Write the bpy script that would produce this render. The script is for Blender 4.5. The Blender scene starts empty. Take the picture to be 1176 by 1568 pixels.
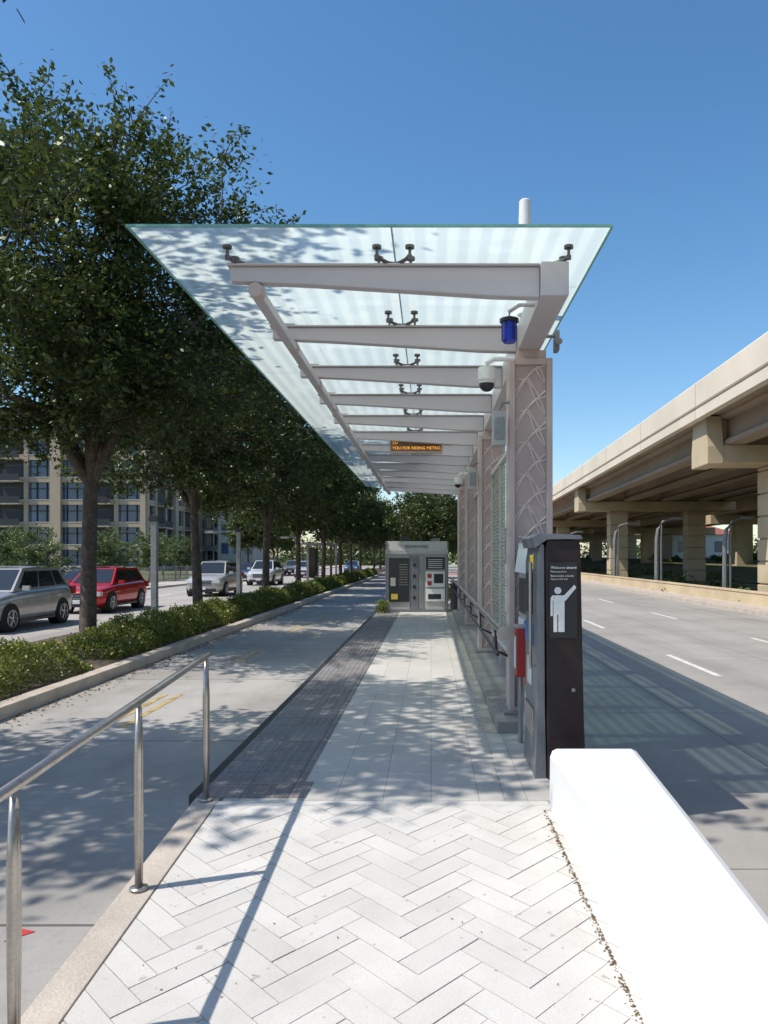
import bpy, math, numpy as np, random
from mathutils import Vector
random.seed(3)
rng=np.random.default_rng(7)
scene=bpy.context.scene
COL=scene.collection
R=math.radians

# ---------------------------------------------------------------- materials
def nn(nt,t,**k):
    n=nt.nodes.new(t)
    for a,b in k.items(): setattr(n,a,b)
    return n
def base(name):
    m=bpy.data.materials.new(name); m.use_nodes=True
    nt=m.node_tree; b=nt.nodes['Principled BSDF']
    return m,nt,b
def mixc(nt,f,a,b,mode='MIX'):
    n=nt.nodes.new('ShaderNodeMix'); n.data_type='RGBA'; n.blend_type=mode
    for s,v in ((n.inputs[0],f),(n.inputs[6],a),(n.inputs[7],b)):
        if isinstance(v,bpy.types.NodeSocket): nt.links.new(v,s)
        elif isinstance(v,(int,float)): s.default_value=v
        else: s.default_value=(*v,1) if len(v)==3 else v
    return n.outputs[2]
def mth(nt,op,a,b=0.0,c=0.0,clamp=False):
    n=nt.nodes.new('ShaderNodeMath'); n.operation=op; n.use_clamp=clamp
    for i,v in enumerate((a,b,c)):
        if isinstance(v,bpy.types.NodeSocket): nt.links.new(v,n.inputs[i])
        else: n.inputs[i].default_value=v
    return n.outputs[0]
def noise(nt,scale,detail=4,vec=None,rough=.55):
    n=nn(nt,'ShaderNodeTexNoise'); n.inputs['Scale'].default_value=scale; n.inputs['Detail'].default_value=detail
    n.inputs['Roughness'].default_value=rough
    if vec is None: vec=nn(nt,'ShaderNodeNewGeometry').outputs['Position']
    nt.links.new(vec,n.inputs['Vector'])
    return n.outputs['Fac']
def rmp(nt,f,lo,hi):
    n=nn(nt,'ShaderNodeMapRange'); nt.links.new(f,n.inputs[0]); n.inputs[1].default_value=lo; n.inputs[2].default_value=hi
    return n.outputs[0]
def sc(c,k): return tuple(min(1,x*k) for x in c)
def M(name,col,rough=.6,metal=0,var=.12,scale=2.5,bump=0,bscale=60,fine=.06,spec=None):
    m,nt,b=base(name)
    a=rmp(nt,noise(nt,scale,3),.3,.7)
    c=mixc(nt,a,sc(col,1-var),sc(col,1+var))
    if fine>.03:
        f=rmp(nt,noise(nt,bscale,1),.35,.65)
        c=mixc(nt,f,c,mixc(nt,1.0,c,(1-fine*2,)*3,'MULTIPLY'))
    nt.links.new(c,b.inputs['Base Color'])
    b.inputs['Roughness'].default_value=rough; b.inputs['Metallic'].default_value=metal
    if spec is not None: b.inputs['Specular IOR Level'].default_value=spec
    if bump:
        bn=nn(nt,'ShaderNodeBump'); bn.inputs['Strength'].default_value=bump; bn.inputs['Distance'].default_value=.01
        nt.links.new(noise(nt,bscale,2),bn.inputs['Height']); nt.links.new(bn.outputs[0],b.inputs['Normal'])
    return m
def slabs(name,col,bw,rh,mortar=.006,mcol=None,swap=False,var=.1,off=.5,rough=.8,stain=.25,mshift=(0,0),tracks=None):
    m,nt,b=base(name)
    g=nn(nt,'ShaderNodeNewGeometry').outputs['Position']
    sp=nn(nt,'ShaderNodeSeparateXYZ'); nt.links.new(g,sp.inputs[0])
    cb=nn(nt,'ShaderNodeCombineXYZ')
    xo=mth(nt,'ADD',sp.outputs[0],mshift[0]); yo=mth(nt,'ADD',sp.outputs[1],mshift[1])
    nt.links.new(yo if swap else xo,cb.inputs[0]); nt.links.new(xo if swap else yo,cb.inputs[1])
    br=nn(nt,'ShaderNodeTexBrick'); br.offset=off
    nt.links.new(cb.outputs[0],br.inputs['Vector'])
    br.inputs['Scale'].default_value=1; br.inputs['Brick Width'].default_value=bw; br.inputs['Row Height'].default_value=rh
    br.inputs['Mortar Size'].default_value=mortar; br.inputs['Mortar Smooth'].default_value=.3
    br.inputs['Color1'].default_value=(*sc(col,1-var),1); br.inputs['Color2'].default_value=(*sc(col,1+var),1)
    br.inputs['Mortar'].default_value=(*(mcol or sc(col,.35)),1)
    c=br.outputs['Color']
    s=rmp(nt,noise(nt,.55,5,rough=.65),.42,.68)
    c=mixc(nt,s,c,mixc(nt,1.0,c,(1-stain,1-stain*1.05,1-stain*1.12),'MULTIPLY'))
    s2=rmp(nt,noise(nt,9,3,rough=.7),.55,.75)
    c=mixc(nt,s2,c,mixc(nt,1.0,c,(1-stain*.6,)*3,'MULTIPLY'))
    s3=rmp(nt,noise(nt,140,1),.35,.65)
    c=mixc(nt,s3,c,mixc(nt,1.0,c,(.88,.88,.88),'MULTIPLY'))
    if tracks:
        cb2=nn(nt,'ShaderNodeCombineXYZ'); nt.links.new(sp.outputs[0],cb2.inputs[0]); nt.links.new(mth(nt,'MULTIPLY',sp.outputs[1],.04),cb2.inputs[1])
        s4=rmp(nt,noise(nt,1.1,4,vec=cb2.outputs[0]),.45,.65)
        c=mixc(nt,s4,c,mixc(nt,1.0,c,(1-tracks,)*3,'MULTIPLY'))
    nt.links.new(c,b.inputs['Base Color']); b.inputs['Roughness'].default_value=rough
    return m
def leafmat(name,c1,c2,c3,trans=.35,gl=.05):
    m,nt,b=base(name); nt.nodes.remove(b)
    rnd=nn(nt,'ShaderNodeNewGeometry').outputs['Random Per Island']
    c=mixc(nt,rnd,c1,c2)
    f=mth(nt,'GREATER_THAN',rnd,.86)
    c=mixc(nt,mth(nt,'MULTIPLY',f,.7),c,c3)
    df=nn(nt,'ShaderNodeBsdfDiffuse'); nt.links.new(c,df.inputs[0])
    tr=nn(nt,'ShaderNodeBsdfTranslucent'); nt.links.new(mixc(nt,.4,c,c3),tr.inputs['Color'])
    mx=nn(nt,'ShaderNodeMixShader'); mx.inputs[0].default_value=trans
    nt.links.new(df.outputs[0],mx.inputs[1]); nt.links.new(tr.outputs[0],mx.inputs[2])
    gs=nn(nt,'ShaderNodeBsdfGlossy'); gs.inputs['Roughness'].default_value=.42; gs.inputs[0].default_value=(.8,.9,.8,1)
    m3=nn(nt,'ShaderNodeMixShader'); m3.inputs[0].default_value=gl
    nt.links.new(mx.outputs[0],m3.inputs[1]); nt.links.new(gs.outputs[0],m3.inputs[2])
    nt.links.new(m3.outputs[0],nt.nodes['Material Output'].inputs['Surface'])
    return m

def glassmat(name,axis,period,hi,lo,tint,frit,phase=0.0,duty=.5,gl=1.0,dmix=.5):
    m,nt,b=base(name); nt.nodes.remove(b)
    g=nn(nt,'ShaderNodeNewGeometry').outputs['Position']
    sp=nn(nt,'ShaderNodeSeparateXYZ'); nt.links.new(g,sp.inputs[0])
    t=mth(nt,'FRACT',mth(nt,'ADD',mth(nt,'DIVIDE',sp.outputs[axis],period),phase+100))
    tri=mth(nt,'ABSOLUTE',mth(nt,'SUBTRACT',t,.5))
    st=rmp(nt,tri,duty*.5-.09,duty*.5+.09)
    fac=mth(nt,'ADD',mth(nt,'MULTIPLY',st,hi-lo),lo)
    tl=nn(nt,'ShaderNodeBsdfTranslucent'); tl.inputs[0].default_value=(*frit,1)
    df=nn(nt,'ShaderNodeBsdfDiffuse'); df.inputs[0].default_value=(*frit,1)
    m1=nn(nt,'ShaderNodeMixShader'); m1.inputs[0].default_value=dmix
    nt.links.new(tl.outputs[0],m1.inputs[1]); nt.links.new(df.outputs[0],m1.inputs[2])
    tp=nn(nt,'ShaderNodeBsdfTransparent'); tp.inputs[0].default_value=(*tint,1)
    m2=nn(nt,'ShaderNodeMixShader'); nt.links.new(fac,m2.inputs[0])
    nt.links.new(tp.outputs[0],m2.inputs[1]); nt.links.new(m1.outputs[0],m2.inputs[2])
    gs=nn(nt,'ShaderNodeBsdfGlossy'); gs.inputs['Roughness'].default_value=.02
    lw=nn(nt,'ShaderNodeLayerWeight'); lw.inputs[0].default_value=.5
    fr=mth(nt,'ADD',mth(nt,'MULTIPLY',mth(nt,'POWER',lw.outputs['Facing'],4.0),.75*gl),.04)
    m3=nn(nt,'ShaderNodeMixShader'); nt.links.new(fr,m3.inputs[0])
    nt.links.new(m2.outputs[0],m3.inputs[1]); nt.links.new(gs.outputs[0],m3.inputs[2])
    nt.links.new(m3.outputs[0],nt.nodes['Material Output'].inputs['Surface'])
    return m
def emis(name,col,s):
    m,nt,b=base(name); b.inputs['Base Color'].default_value=(*col,1)
    b.inputs['Emission Color'].default_value=(*col,1); b.inputs['Emission Strength'].default_value=s
    return m

mt={}
mt['paint']=M('beam_paint',(.53,.485,.49),.42,0,.05,1.5,fine=.02)
mt['paint2']=M('column_paint',(.53,.42,.385),.5,0,.05,1.5,fine=.02)
mt['panel']=M('column_panel',(.45,.345,.32),.55,0,.06,1.5,fine=.02)
mt['relief']=M('relief_paint',(.62,.50,.465),.5,0,.05,2,fine=.02)
mt['steel']=M('stainless',(.47,.43,.39),.33,.85,.14,9,0,90)
mt['galv']=M('galvanised',(.30,.30,.30),.5,.5,.15,5)
mt['darkmetal']=M('dark_metal',(.035,.035,.04),.4,.3,.1,4)
mt['fitting']=M('fitting_metal',(.12,.11,.11),.4,.5,.1,4)
mt['white']=M('white_wall_paint',(.68,.68,.675),.6,0,.035,1.6,.10,22,fine=.02)
mt['ramp_joint']=M('paver_joint',(.18,.165,.15),.9,0,.3,12)
mt['paver']=M('paver_concrete',(.61,.585,.55),.75,0,.06,2.2,.25,160,fine=.05)
mt['kerb']=M('kerb_concrete',(.50,.435,.37),.85,0,.15,3,.3,90,fine=.08)
mt['plinth']=M('plinth_concrete',(.34,.31,.28),.85,0,.2,3,.3,90,fine=.08)
mt['plat']=slabs('platform_pavers',(.50,.48,.45),.61,.305,.0028,(.25,.235,.22),True,.06,.5,.75,.16)
mt['tact']=slabs('tactile_pavers',(.20,.19,.19),.305,.305,.006,(.09,.085,.085),False,.22,0,.8,.2)
mt['tactred']=slabs('front_tactile_pavers',(.25,.22,.21),.305,.305,.006,(.12,.10,.095),False,.15,.0,.8,.2)
mt['dome']=M('tactile_dome',(.225,.21,.21),.7,0,.12,6)
mt['road']=slabs('road_concrete',(.38,.358,.33),4.6,3.0,.010,(.17,.16,.15),True,.03,0,.85,.18,tracks=.16)
mt['bus']=slabs('busway_concrete',(.40,.38,.355),3.9,3.4,.015,(.13,.12,.11),True,.04,0,.85,.26,(1.5,0),tracks=.16)
mt['street']=slabs('street_concrete',(.42,.39,.36),4.6,3.3,.02,(.18,.17,.16),True,.04,0,.85,.18,tracks=.15)
mt['ground']=M('ground_soil_grass',(.11,.115,.045),.95,0,.45,.25,.4,8)
mt['mulch']=M('mulch',(.09,.065,.045),.95,0,.4,3,.5,30)
mt['yellow']=M('yellow_marking',(.43,.31,.13),.7,0,.35,7)
mt['wmark']=M('white_marking',(.66,.65,.62),.7,0,.2,6)
mt['red']=M('red_marking',(.50,.04,.04),.7,0,.2,6)
mt['redbrick']=M('crosswalk_red',(.36,.12,.09),.8,0,.2,6)
mt['black']=M('black_edge',(.03,.03,.033),.6,0,.2,6)
mt['edge']=M('glass_edge_green',(.20,.42,.35),.2,0,.1,2)
mt['seam']=M('glass_seam',(.25,.27,.27),.5)
mt['glass']=glassmat('canopy_glass',0,.157,.92,.78,(.70,.91,.84),(.86,.955,.895),duty=.5,dmix=.30)
mt['wscreen']=glassmat('windscreen_glass',2,.05,.55,.14,(.72,.92,.84),(.58,.74,.67),duty=.6,gl=.6)
mt['brown']=M('machine_brown',(.030,.020,.020),.45,.1,.1,3,spec=.3)
mt['mgrey']=M('machine_grey',(.19,.20,.22),.4,.4,.08,3)
mt['kgrey']=M('kiosk_grey',(.43,.42,.40),.45,.1,.06,2)
mt['kdark']=M('kiosk_dark',(.022,.022,.024),.4)
mt['signwhite']=M('sign_white',(.76,.76,.75),.5,0,.02)
mt['signred']=M('sign_red',(.45,.04,.03),.5)
mt['signyel']=M('sign_yellow',(.7,.5,.06),.5)
mt['signblue']=M('sign_blue',(.05,.16,.45),.4)
mt['blue']=M('blue_lens',(.01,.03,.42),.12,0,.05)
mt['led']=emis('led_amber',(1,.42,.05),.9)
mt['ledboard']=M('led_board',(.20,.12,.06),.5)
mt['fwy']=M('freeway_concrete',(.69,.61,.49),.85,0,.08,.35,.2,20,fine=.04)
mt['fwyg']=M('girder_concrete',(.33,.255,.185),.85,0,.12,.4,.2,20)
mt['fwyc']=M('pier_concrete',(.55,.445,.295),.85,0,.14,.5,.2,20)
mt['bark']=M('bark',(.12,.09,.07),.95,0,.35,7,.8,30,fine=.2)
mt['leaf']=leafmat('oak_leaves',(.028,.047,.011),(.060,.090,.018),(.14,.175,.035),.32,.045)
mt['leafb']=leafmat('myrtle_leaves',(.07,.105,.035),(.12,.165,.05),(.20,.26,.08),.35)
mt['leafh']=leafmat('hedge_leaves',(.06,.105,.015),(.15,.195,.028),(.40,.33,.05),.3)
mt['leafd']=leafmat('dry_leaves',(.16,.10,.05),(.10,.07,.04),(.22,.16,.08),.1,.0)
mt['tyre']=M('tyre',(.02,.02,.02),.85)
mt['alloy']=M('alloy',(.5,.5,.5),.3,.8)
mt['cglass']=M('car_glass',(.02,.025,.03),.06,0,.02,spec=.8)
mt['lamp']=M('headlamp',(.75,.76,.78),.1,0,.02)
mt['tail']=M('tail_lamp',(.4,.02,.02),.2)
mt['brick']=M('tan_brick',(.48,.375,.275),.85,0,.08,.3)
mt['brick2']=M('grey_panel',(.30,.25,.21),.7,0,.08,.2)
mt['bglass']=M('building_glass',(.06,.12,.21),.12,0,.45,.25,spec=.6)
mt['balc']=M('balcony_dark',(.035,.035,.04),.6)
mt['trim']=M('trim_light',(.60,.52,.42),.7)
mt['roofred']=M('red_roof',(.30,.10,.07),.8)

# ---------------------------------------------------------------- mesh builder
class MB:
    def __init__(s): s.v=[];s.f=[];s.m=[];s.mats=[]
    def mi(s,k):
        if k not in s.mats: s.mats.append(k)
        return s.mats.index(k)
    def add(s,vs,fs,k):
        o=len(s.v); s.v+= [tuple(p) for p in vs]; i=s.mi(k)
        for f in fs: s.f.append([o+a for a in f]); s.m.append(i)
    def box(s,x0,x1,y0,y1,z0,z1,k):
        s.add([(x0,y0,z0),(x1,y0,z0),(x1,y1,z0),(x0,y1,z0),(x0,y0,z1),(x1,y0,z1),(x1,y1,z1),(x0,y1,z1)],
         [(0,3,2,1),(4,5,6,7),(0,1,5,4),(1,2,6,5),(2,3,7,6),(3,0,4,7)],k)
    def quad(s,a,b,c,d,k): s.add([a,b,c,d],[(0,1,2,3)],k)
    def prism_y(s,poly,y0,y1,k):
        n=len(poly)
        s.add([(x,y0,z) for x,z in poly]+[(x,y1,z) for x,z in poly],
          [tuple(range(n)),tuple(range(2*n-1,n-1,-1))]+[(i,i+n,(i+1)%n+n,(i+1)%n) for i in range(n)],k)
    def prism_x(s,poly,x0,x1,k):
        n=len(poly)
        s.add([(x0,y,z) for y,z in poly]+[(x1,y,z) for y,z in poly],
          [tuple(range(n)),tuple(range(2*n-1,n-1,-1))]+[(i,i+n,(i+1)%n+n,(i+1)%n) for i in range(n)],k)
    def prism_z(s,poly,z0,z1,k):
        n=len(poly)
        s.add([(x,y,z0) for x,y in poly]+[(x,y,z1) for x,y in poly],
          [tuple(range(n)),tuple(range(2*n-1,n-1,-1))]+[(i,i+n,(i+1)%n+n,(i+1)%n) for i in range(n)],k)
    def tube(s,path,rad,k,n=8,cap=True):
        P=[Vector(p) for p in path]
        if not hasattr(rad,'__len__'): rad=[rad]*len(P)
        vs=[];fs=[]
        up=Vector((0,0,1))
        for i,p in enumerate(P):
            d=(P[min(i+1,len(P)-1)]-P[max(i-1,0)]).normalized()
            ref=up if abs(d.z)<.9 else Vector((1,0,0))
            a=d.cross(ref).normalized(); b=d.cross(a)
            for j in range(n):
                t=2*math.pi*j/n; vs.append(p+(a*math.cos(t)+b*math.sin(t))*rad[i])
        for i in range(len(P)-1):
            for j in range(n):
                fs.append((i*n+j,i*n+(j+1)%n,(i+1)*n+(j+1)%n,(i+1)*n+j))
        if cap: fs.append(tuple(range(n-1,-1,-1))); fs.append(tuple(range((len(P)-1)*n,len(P)*n)))
        s.add(vs,fs,k)
    def done(s,name,parent=None,loc=(0,0,0),rotz=0,bevel=0,smooth=False):
        me=bpy.data.meshes.new(name); me.from_pydata(s.v,[],s.f); me.update()
        for k in s.mats: me.materials.append(mt[k])
        me.polygons.foreach_set('material_index',s.m)
        if smooth: me.polygons.foreach_set('use_smooth',[True]*len(s.f))
        import bmesh
        bm=bmesh.new(); bm.from_mesh(me); bmesh.ops.recalc_face_normals(bm,faces=bm.faces); bm.to_mesh(me); bm.free()
        o=bpy.data.objects.new(name,me); COL.objects.link(o); o.location=loc; o.rotation_euler=(0,0,rotz)
        if parent: o.parent=parent
        if bevel:
            b=o.modifiers.new('b','BEVEL'); b.width=bevel; b.segments=2; b.limit_method='ANGLE'; b.angle_limit=R(40)
        return o
def empty(name,loc=(0,0,0)):
    e=bpy.data.objects.new(name,None); COL.objects.link(e); e.location=loc; return e
def text(name,body,size,loc,rot,k,parent=None,align='LEFT',ext=.001):
    c=bpy.data.curves.new(name,'FONT'); c.body=body; c.size=size; c.extrude=ext; c.align_x=align
    c.materials.append(mt[k]); o=bpy.data.objects.new(name,c); COL.objects.link(o)
    o.location=loc; o.rotation_euler=rot
    if parent: o.parent=parent
    return o

# ---------------------------------------------------------------- ground & roads
ZS=-.33
b=MB(); b.quad((-900,-300,-.5),(900,-300,-.5),(900,1500,-.5),(-900,1500,-.5),'ground'); b.done('ground')
b=MB(); b.box(-17.2,-8.35,-30,400,-.52,-.48,'street'); b.done('street')
b=MB(); b.box(-4.9,-1.5,-30,300,-.52,ZS,'bus')
b.done('busway_road')
b=MB(); b.box(1.30,10.4,-30,300,-.53,ZS,'road'); b.done('road')
b=MB(); b.box(-5.12,-4.9,-20,300,-.51,-.18,'kerb'); b.box(-8.35,-8.15,-20,300,-.51,-.30,'kerb'); b.box(-8.15,-5.12,-20,300,-.51,-.20,'mulch')
b.done('planted_median',bevel=.015)
b=MB()
for y in np.arange(-2,120,5.2): 
    b.box(-3.62,-3.55,y,y+2.0,ZS,ZS+.004,'yellow')
    b.box(-3.42,-3.35,y,y+2.0,ZS,ZS+.004,'yellow')
b.prism_z([(-2.07,3.73),(-1.97,3.83),(-2.06,3.86)],ZS,ZS+.004,'red')
for y in np.arange(-4,200,8.):
    b.box(4.45,4.55,y,y+2.6,ZS,ZS+.004,'wmark'); b.box(7.3,7.4,y+3,y+5.6,ZS,ZS+.004,'wmark')
for y in np.arange(2,200,9.): b.box(-13.9,-13.78,y,y+3,-.48,-.476,'wmark')
b.box(-9.0,-8.88,0,200,-.48,-.476,'yellow')
b.box(-4.8,10.2,78,84,ZS,ZS+.004,'redbrick'); b.box(-17,-8.4,78,84,-.48,-.476,'redbrick')
b.done('road_markings')
b=MB(); b.box(10.4,10.6,-30,250,-.51,-.19,'kerb'); b.box(10.6,11.6,-30,250,-.51,-.20,'kerb'); b.done('sidewalk',bevel=.01)
b=MB(); b.box(11.6,11.85,-30,250,-.5,.22,'fwyc'); b.box(11.57,11.88,-30,250,.22,.28,'fwyc'); b.done('low_wall')
b=MB(); b.box(-20.2,-17.2,-30,250,-.51,-.36,'kerb'); b.done('sidewalk',bevel=.01)
b=MB()
for i in range(40):
    y=20+i*6
    b.quad((24,y,-.45),(34,y,1.1),(34,y+6,1.1),(24,y+6,-.45),'ground')
    b.quad((34,y,1.1),(60,y,1.3),(60,y+6,1.3),(34,y+6,1.1),'ground')
b.done('embankment_terrain')

# ---------------------------------------------------------------- platform
b=MB()
b.box(-1.32,.47,4.86,24,-.51,0,'plat'); b.box(.47,.58,6.7,24,-.51,.004,'kerb')
b.box(.47,1.30,4.86,6.7,-.51,0,'plat')
b.box(.58,1.30,6.7,24,-.51,.10,'plinth')
b.box(-1.56,-1.49,4.95,24,-.50,.004,'black'); b.box(-1.49,-1.32,4.86,24,-.51,-.002,'tact')
b.done('platform',bevel=.006)
b=MB(); b.box(-1.49,-.86,5.25,22,-.001,.004,'tact'); b.box(-1.49,-.80,4.9,5.25,-.001,.004,'tactred'); b.done('tactile_paving')
vs=[];fs=[]
ca=[(math.cos(2*math.pi*j/6),math.sin(2*math.pi*j/6)) for j in range(6)]
for xi in range(10):
    for yi in range(236):
        x=-1.458+xi*.0635; y=4.93+yi*.0635
        o=len(vs)
        vs+=[(x+c*.016,y+s_*.016,.004) for c,s_ in ca]+[(x+c*.010,y+s_*.010,.010) for c,s_ in ca]
        fs+=[(o+j,o+(j+1)%6,o+6+(j+1)%6,o+6+j) for j in range(6)]+[tuple(o+6+j for j in range(6))]
b=MB(); b.add(vs,fs,'dome'); b.done('truncated_domes')

# ramp
rz=lambda y:-.07*(4.86-y)
b=MB()
b.prism_x([(4.857,-.51),(4.857,-.014),(-.6,rz(-.6)-.014),(-.6,-.51)],-1.34,.98,'ramp_joint')
b.prism_x([(4.95,-.51),(4.95,.0),(4.86,0.0),(-.6,rz(-.6)),(-.6,-.51)],-1.50,-1.345,'kerb')
b.box(-1.345,.74,4.785,4.856,-.3,-.003,'paver')
b.done('ramp',bevel=.004)
def clip(poly,ax,val,keep):
    out=[]
    for i in range(len(poly)):
        p,q=poly[i],poly[(i+1)%len(poly)]
        ip=(p[ax]-val)*keep>=0; iq=(q[ax]-val)*keep>=0
        if ip: out.append(p)
        if ip!=iq:
            t=(val-p[ax])/(q[ax]-p[ax]); out.append((p[0]+t*(q[0]-p[0]),p[1]+t*(q[1]-p[1])))
    return out
W=.122; n=3; c45=math.sqrt(.5)
b=MB()
for a in range(-60,61):
    for c in range(-14,15):
        ox=a+c*n; oy=a-c*n
        for (x0,y0,w,h) in ((ox,oy,n,1),(ox+n,oy-(n-1),1,n)):
            g=random.uniform(.0016,.0032)/W
            q=[(x0+g,y0+g),(x0+w-g,y0+g),(x0+w-g,y0+h-g),(x0+g,y0+h-g)]
            P=[((X*c45-Y*c45)*W-.05,(X*c45+Y*c45)*W+2.2) for X,Y in q]
            if min(p[1] for p in P)>4.78 or max(p[1] for p in P)<-.4 or min(p[0] for p in P)>.95 or max(p[0] for p in P)<-1.335: continue
            P=clip(P,0,-1.335,1); 
            if len(P)>2: P=clip(P,0,.96,-1)
            if len(P)>2: P=clip(P,1,4.78,-1)
            if len(P)>2: P=clip(P,1,-.5,1)
            if len(P)<3: continue
            dz=random.uniform(-.0015,.0015); tx=random.uniform(-.004,.004); ty=random.uniform(-.004,.004)
            cx_=sum(p[0] for p in P)/len(P); cy_=sum(p[1] for p in P)/len(P)
            top=[(x,y,rz(y)+dz+(x-cx_)*tx+(y-cy_)*ty) for x,y in P]; bot=[(x,y,rz(y)-.013) for x,y in P]; m_=len(P)
            b.add(top+bot,[tuple(range(m_))]+[(i,(i+1)%m_,(i+1)%m_+m_,i+m_) for i in range(m_)],'paver')
m=mt['paver']; nt=m.node_tree; bs=nt.nodes['Principled BSDF']
src=bs.inputs['Base Color'].links[0].from_socket
rnd=nn(nt,'ShaderNodeNewGeometry').outputs['Random Per Island']
v=mth(nt,'ADD',mth(nt,'MULTIPLY',rnd,.12),.90); cc=nn(nt,'ShaderNodeCombineColor')
for i in range(3): nt.links.new(v,cc.inputs[i])
s1=rmp(nt,noise(nt,1.3,5,rough=.7),.48,.70)
cx=mixc(nt,1.0,src,cc.outputs[0],'MULTIPLY'); cx=mixc(nt,mth(nt,'MULTIPLY',s1,.45),cx,mixc(nt,1.0,cx,(.80,.75,.69),'MULTIPLY'))
s2=rmp(nt,noise(nt,14,2),.70,.75)
cx=mixc(nt,mth(nt,'MULTIPLY',s2,.5),cx,(.2,.18,.16))
nt.links.new(cx,bs.inputs['Base Color'])
b.done('herringbone_pavers')

# white wall
b=MB()
L=[(.74,4.76),(.80,3.5),(.835,2.2),(.85,-.5)]; Rr=[(1.27,4.76),(1.19,3.5),(1.10,2.2),(1.08,-.5)]
zt=.355
vs=[];fs=[]
for (xl,y),(xr,_) in zip(L,Rr):
    zb=-.5
    vs+=[(xl-.015,y,zb),(xl-.008,y,zt-.05),(xl+.006,y,zt-.014),(xl+.035,y,zt),(xr-.035,y,zt),(xr-.006,y,zt-.014),(xr+.008,y,zt-.05),(xr+.015,y,zb)]
for i in range(3):
    for j in range(7):
        o=i*8+j; fs.append((o,o+1,o+9,o+8))
fs.append(tuple(range(8))); fs.append(tuple(range(31,23,-1)))
b.add(vs,fs,'white'); w=b.done('white_wall',bevel=.02)
w.modifiers['b'].segments=3; w.modifiers['b'].angle_limit=R(60)
def leaf_arrays(C,L,Wd,up=.3,rg=rng):
    n_=len(C)
    d=rg.normal(size=(n_,3)); d/=np.linalg.norm(d,axis=1)[:,None]
    nrm=rg.normal(size=(n_,3)); nrm[:,2]=np.abs(nrm[:,2])+up; nrm/=np.linalg.norm(nrm,axis=1)[:,None]
    a=d-nrm*(d*nrm).sum(1)[:,None]; a/=np.linalg.norm(a,axis=1)[:,None]+1e-9
    bb=np.cross(nrm,a)
    s_=rg.uniform(.65,1.25,size=(n_,1))
    a=a*L*s_*.5; bb=bb*Wd*s_*.5
    V=np.stack([C-a,C+bb-a*.1,C+a,C-bb-a*.1],axis=1).reshape(-1,3)
    return V
def np_mesh(name,parts,mats,smooth=None):
    off=0; Vs=[];Fs=[];Ms=[]
    for V,F,k in parts:
        Vs.append(V); Fs.append(F+off); Ms.append(np.full(len(F),k)); off+=len(V)
    V=np.concatenate(Vs).astype(np.float32); F=np.concatenate(Fs).astype(np.int32); Mi=np.concatenate(Ms).astype(np.int32)
    me=bpy.data.meshes.new(name); me.vertices.add(len(V)); me.vertices.foreach_set('co',V.ravel())
    me.loops.add(F.size); me.loops.foreach_set('vertex_index',F.ravel())
    me.polygons.add(len(F)); me.polygons.foreach_set('loop_start',np.arange(len(F),dtype=np.int32)*4)
    me.polygons.foreach_set('material_index',Mi)
    for k in mats: me.materials.append(mt[k])
    me.update(); me.validate(); return me
def qi(n_): return np.arange(n_*4).reshape(-1,4)
def obj(name,me,loc=(0,0,0),rz_=0,s=1):
    o=bpy.data.objects.new(name,me); COL.objects.link(o); o.location=loc; o.rotation_euler=(0,0,rz_)
    o.scale=(s,s,s) if not hasattr(s,'__len__') else s
    return o
ys=rng.uniform(2.2,4.7,650); xs=.785-(ys-2.2)*.033-np.abs(rng.normal(0,.012,650))
C1=np.stack([xs,ys,-.07*(4.86-ys)+.003],1)
ys=rng.uniform(6.7,20,500); xs=.46-np.abs(rng.normal(0,.03,500)); C2=np.stack([xs,ys,ys*0+.006],1)
C3=np.stack([rng.uniform(-1.3,.7,50),rng.uniform(2.5,4.6,50)],1); C3=np.column_stack([C3,-.07*(4.86-C3[:,1])+.004])
C4=np.stack([-4.85+np.abs(rng.normal(0,.15,900)),rng.uniform(6,30,900),np.full(900,ZS+.01)],1)
V=np.concatenate([leaf_arrays(C1,.013,.008,3),leaf_arrays(C2,.018,.010,3),leaf_arrays(C3,.012,.006,3),leaf_arrays(C4,.05,.03,3)])
obj('fallen_leaves',np_mesh('fallen_leaves',[(V,qi(len(V)//4),0)],['leafd']))

# ---------------------------------------------------------------- handrail
b=MB()
X=-1.42
for y in [4.86,3.74,2.62,1.5,.4]:
    z=rz(y); h=z+.91
    b.tube([(X,y,z+.004),(X,y,z+.012)],[.046,.044],'steel',16)
    for dy in (-.011,.011):
        b.tube([(X,y+dy*.6,z+.01),(X,y+dy,z+.35),(X,y+dy,h-.25),(X,y+dy*.5,h-.03)],[.016,.0185,.0185,.012],'steel',10)
    b.tube([(X,y,h-.07),(X,y,h-.01)],[.018,.012],'steel',8)
b.tube([(X,4.90,.915),(X,4.6,rz(4.6)+.915),(X,.3,rz(.3)+.915)],.020,'steel',12)
b.done('handrail',smooth=True)

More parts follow.
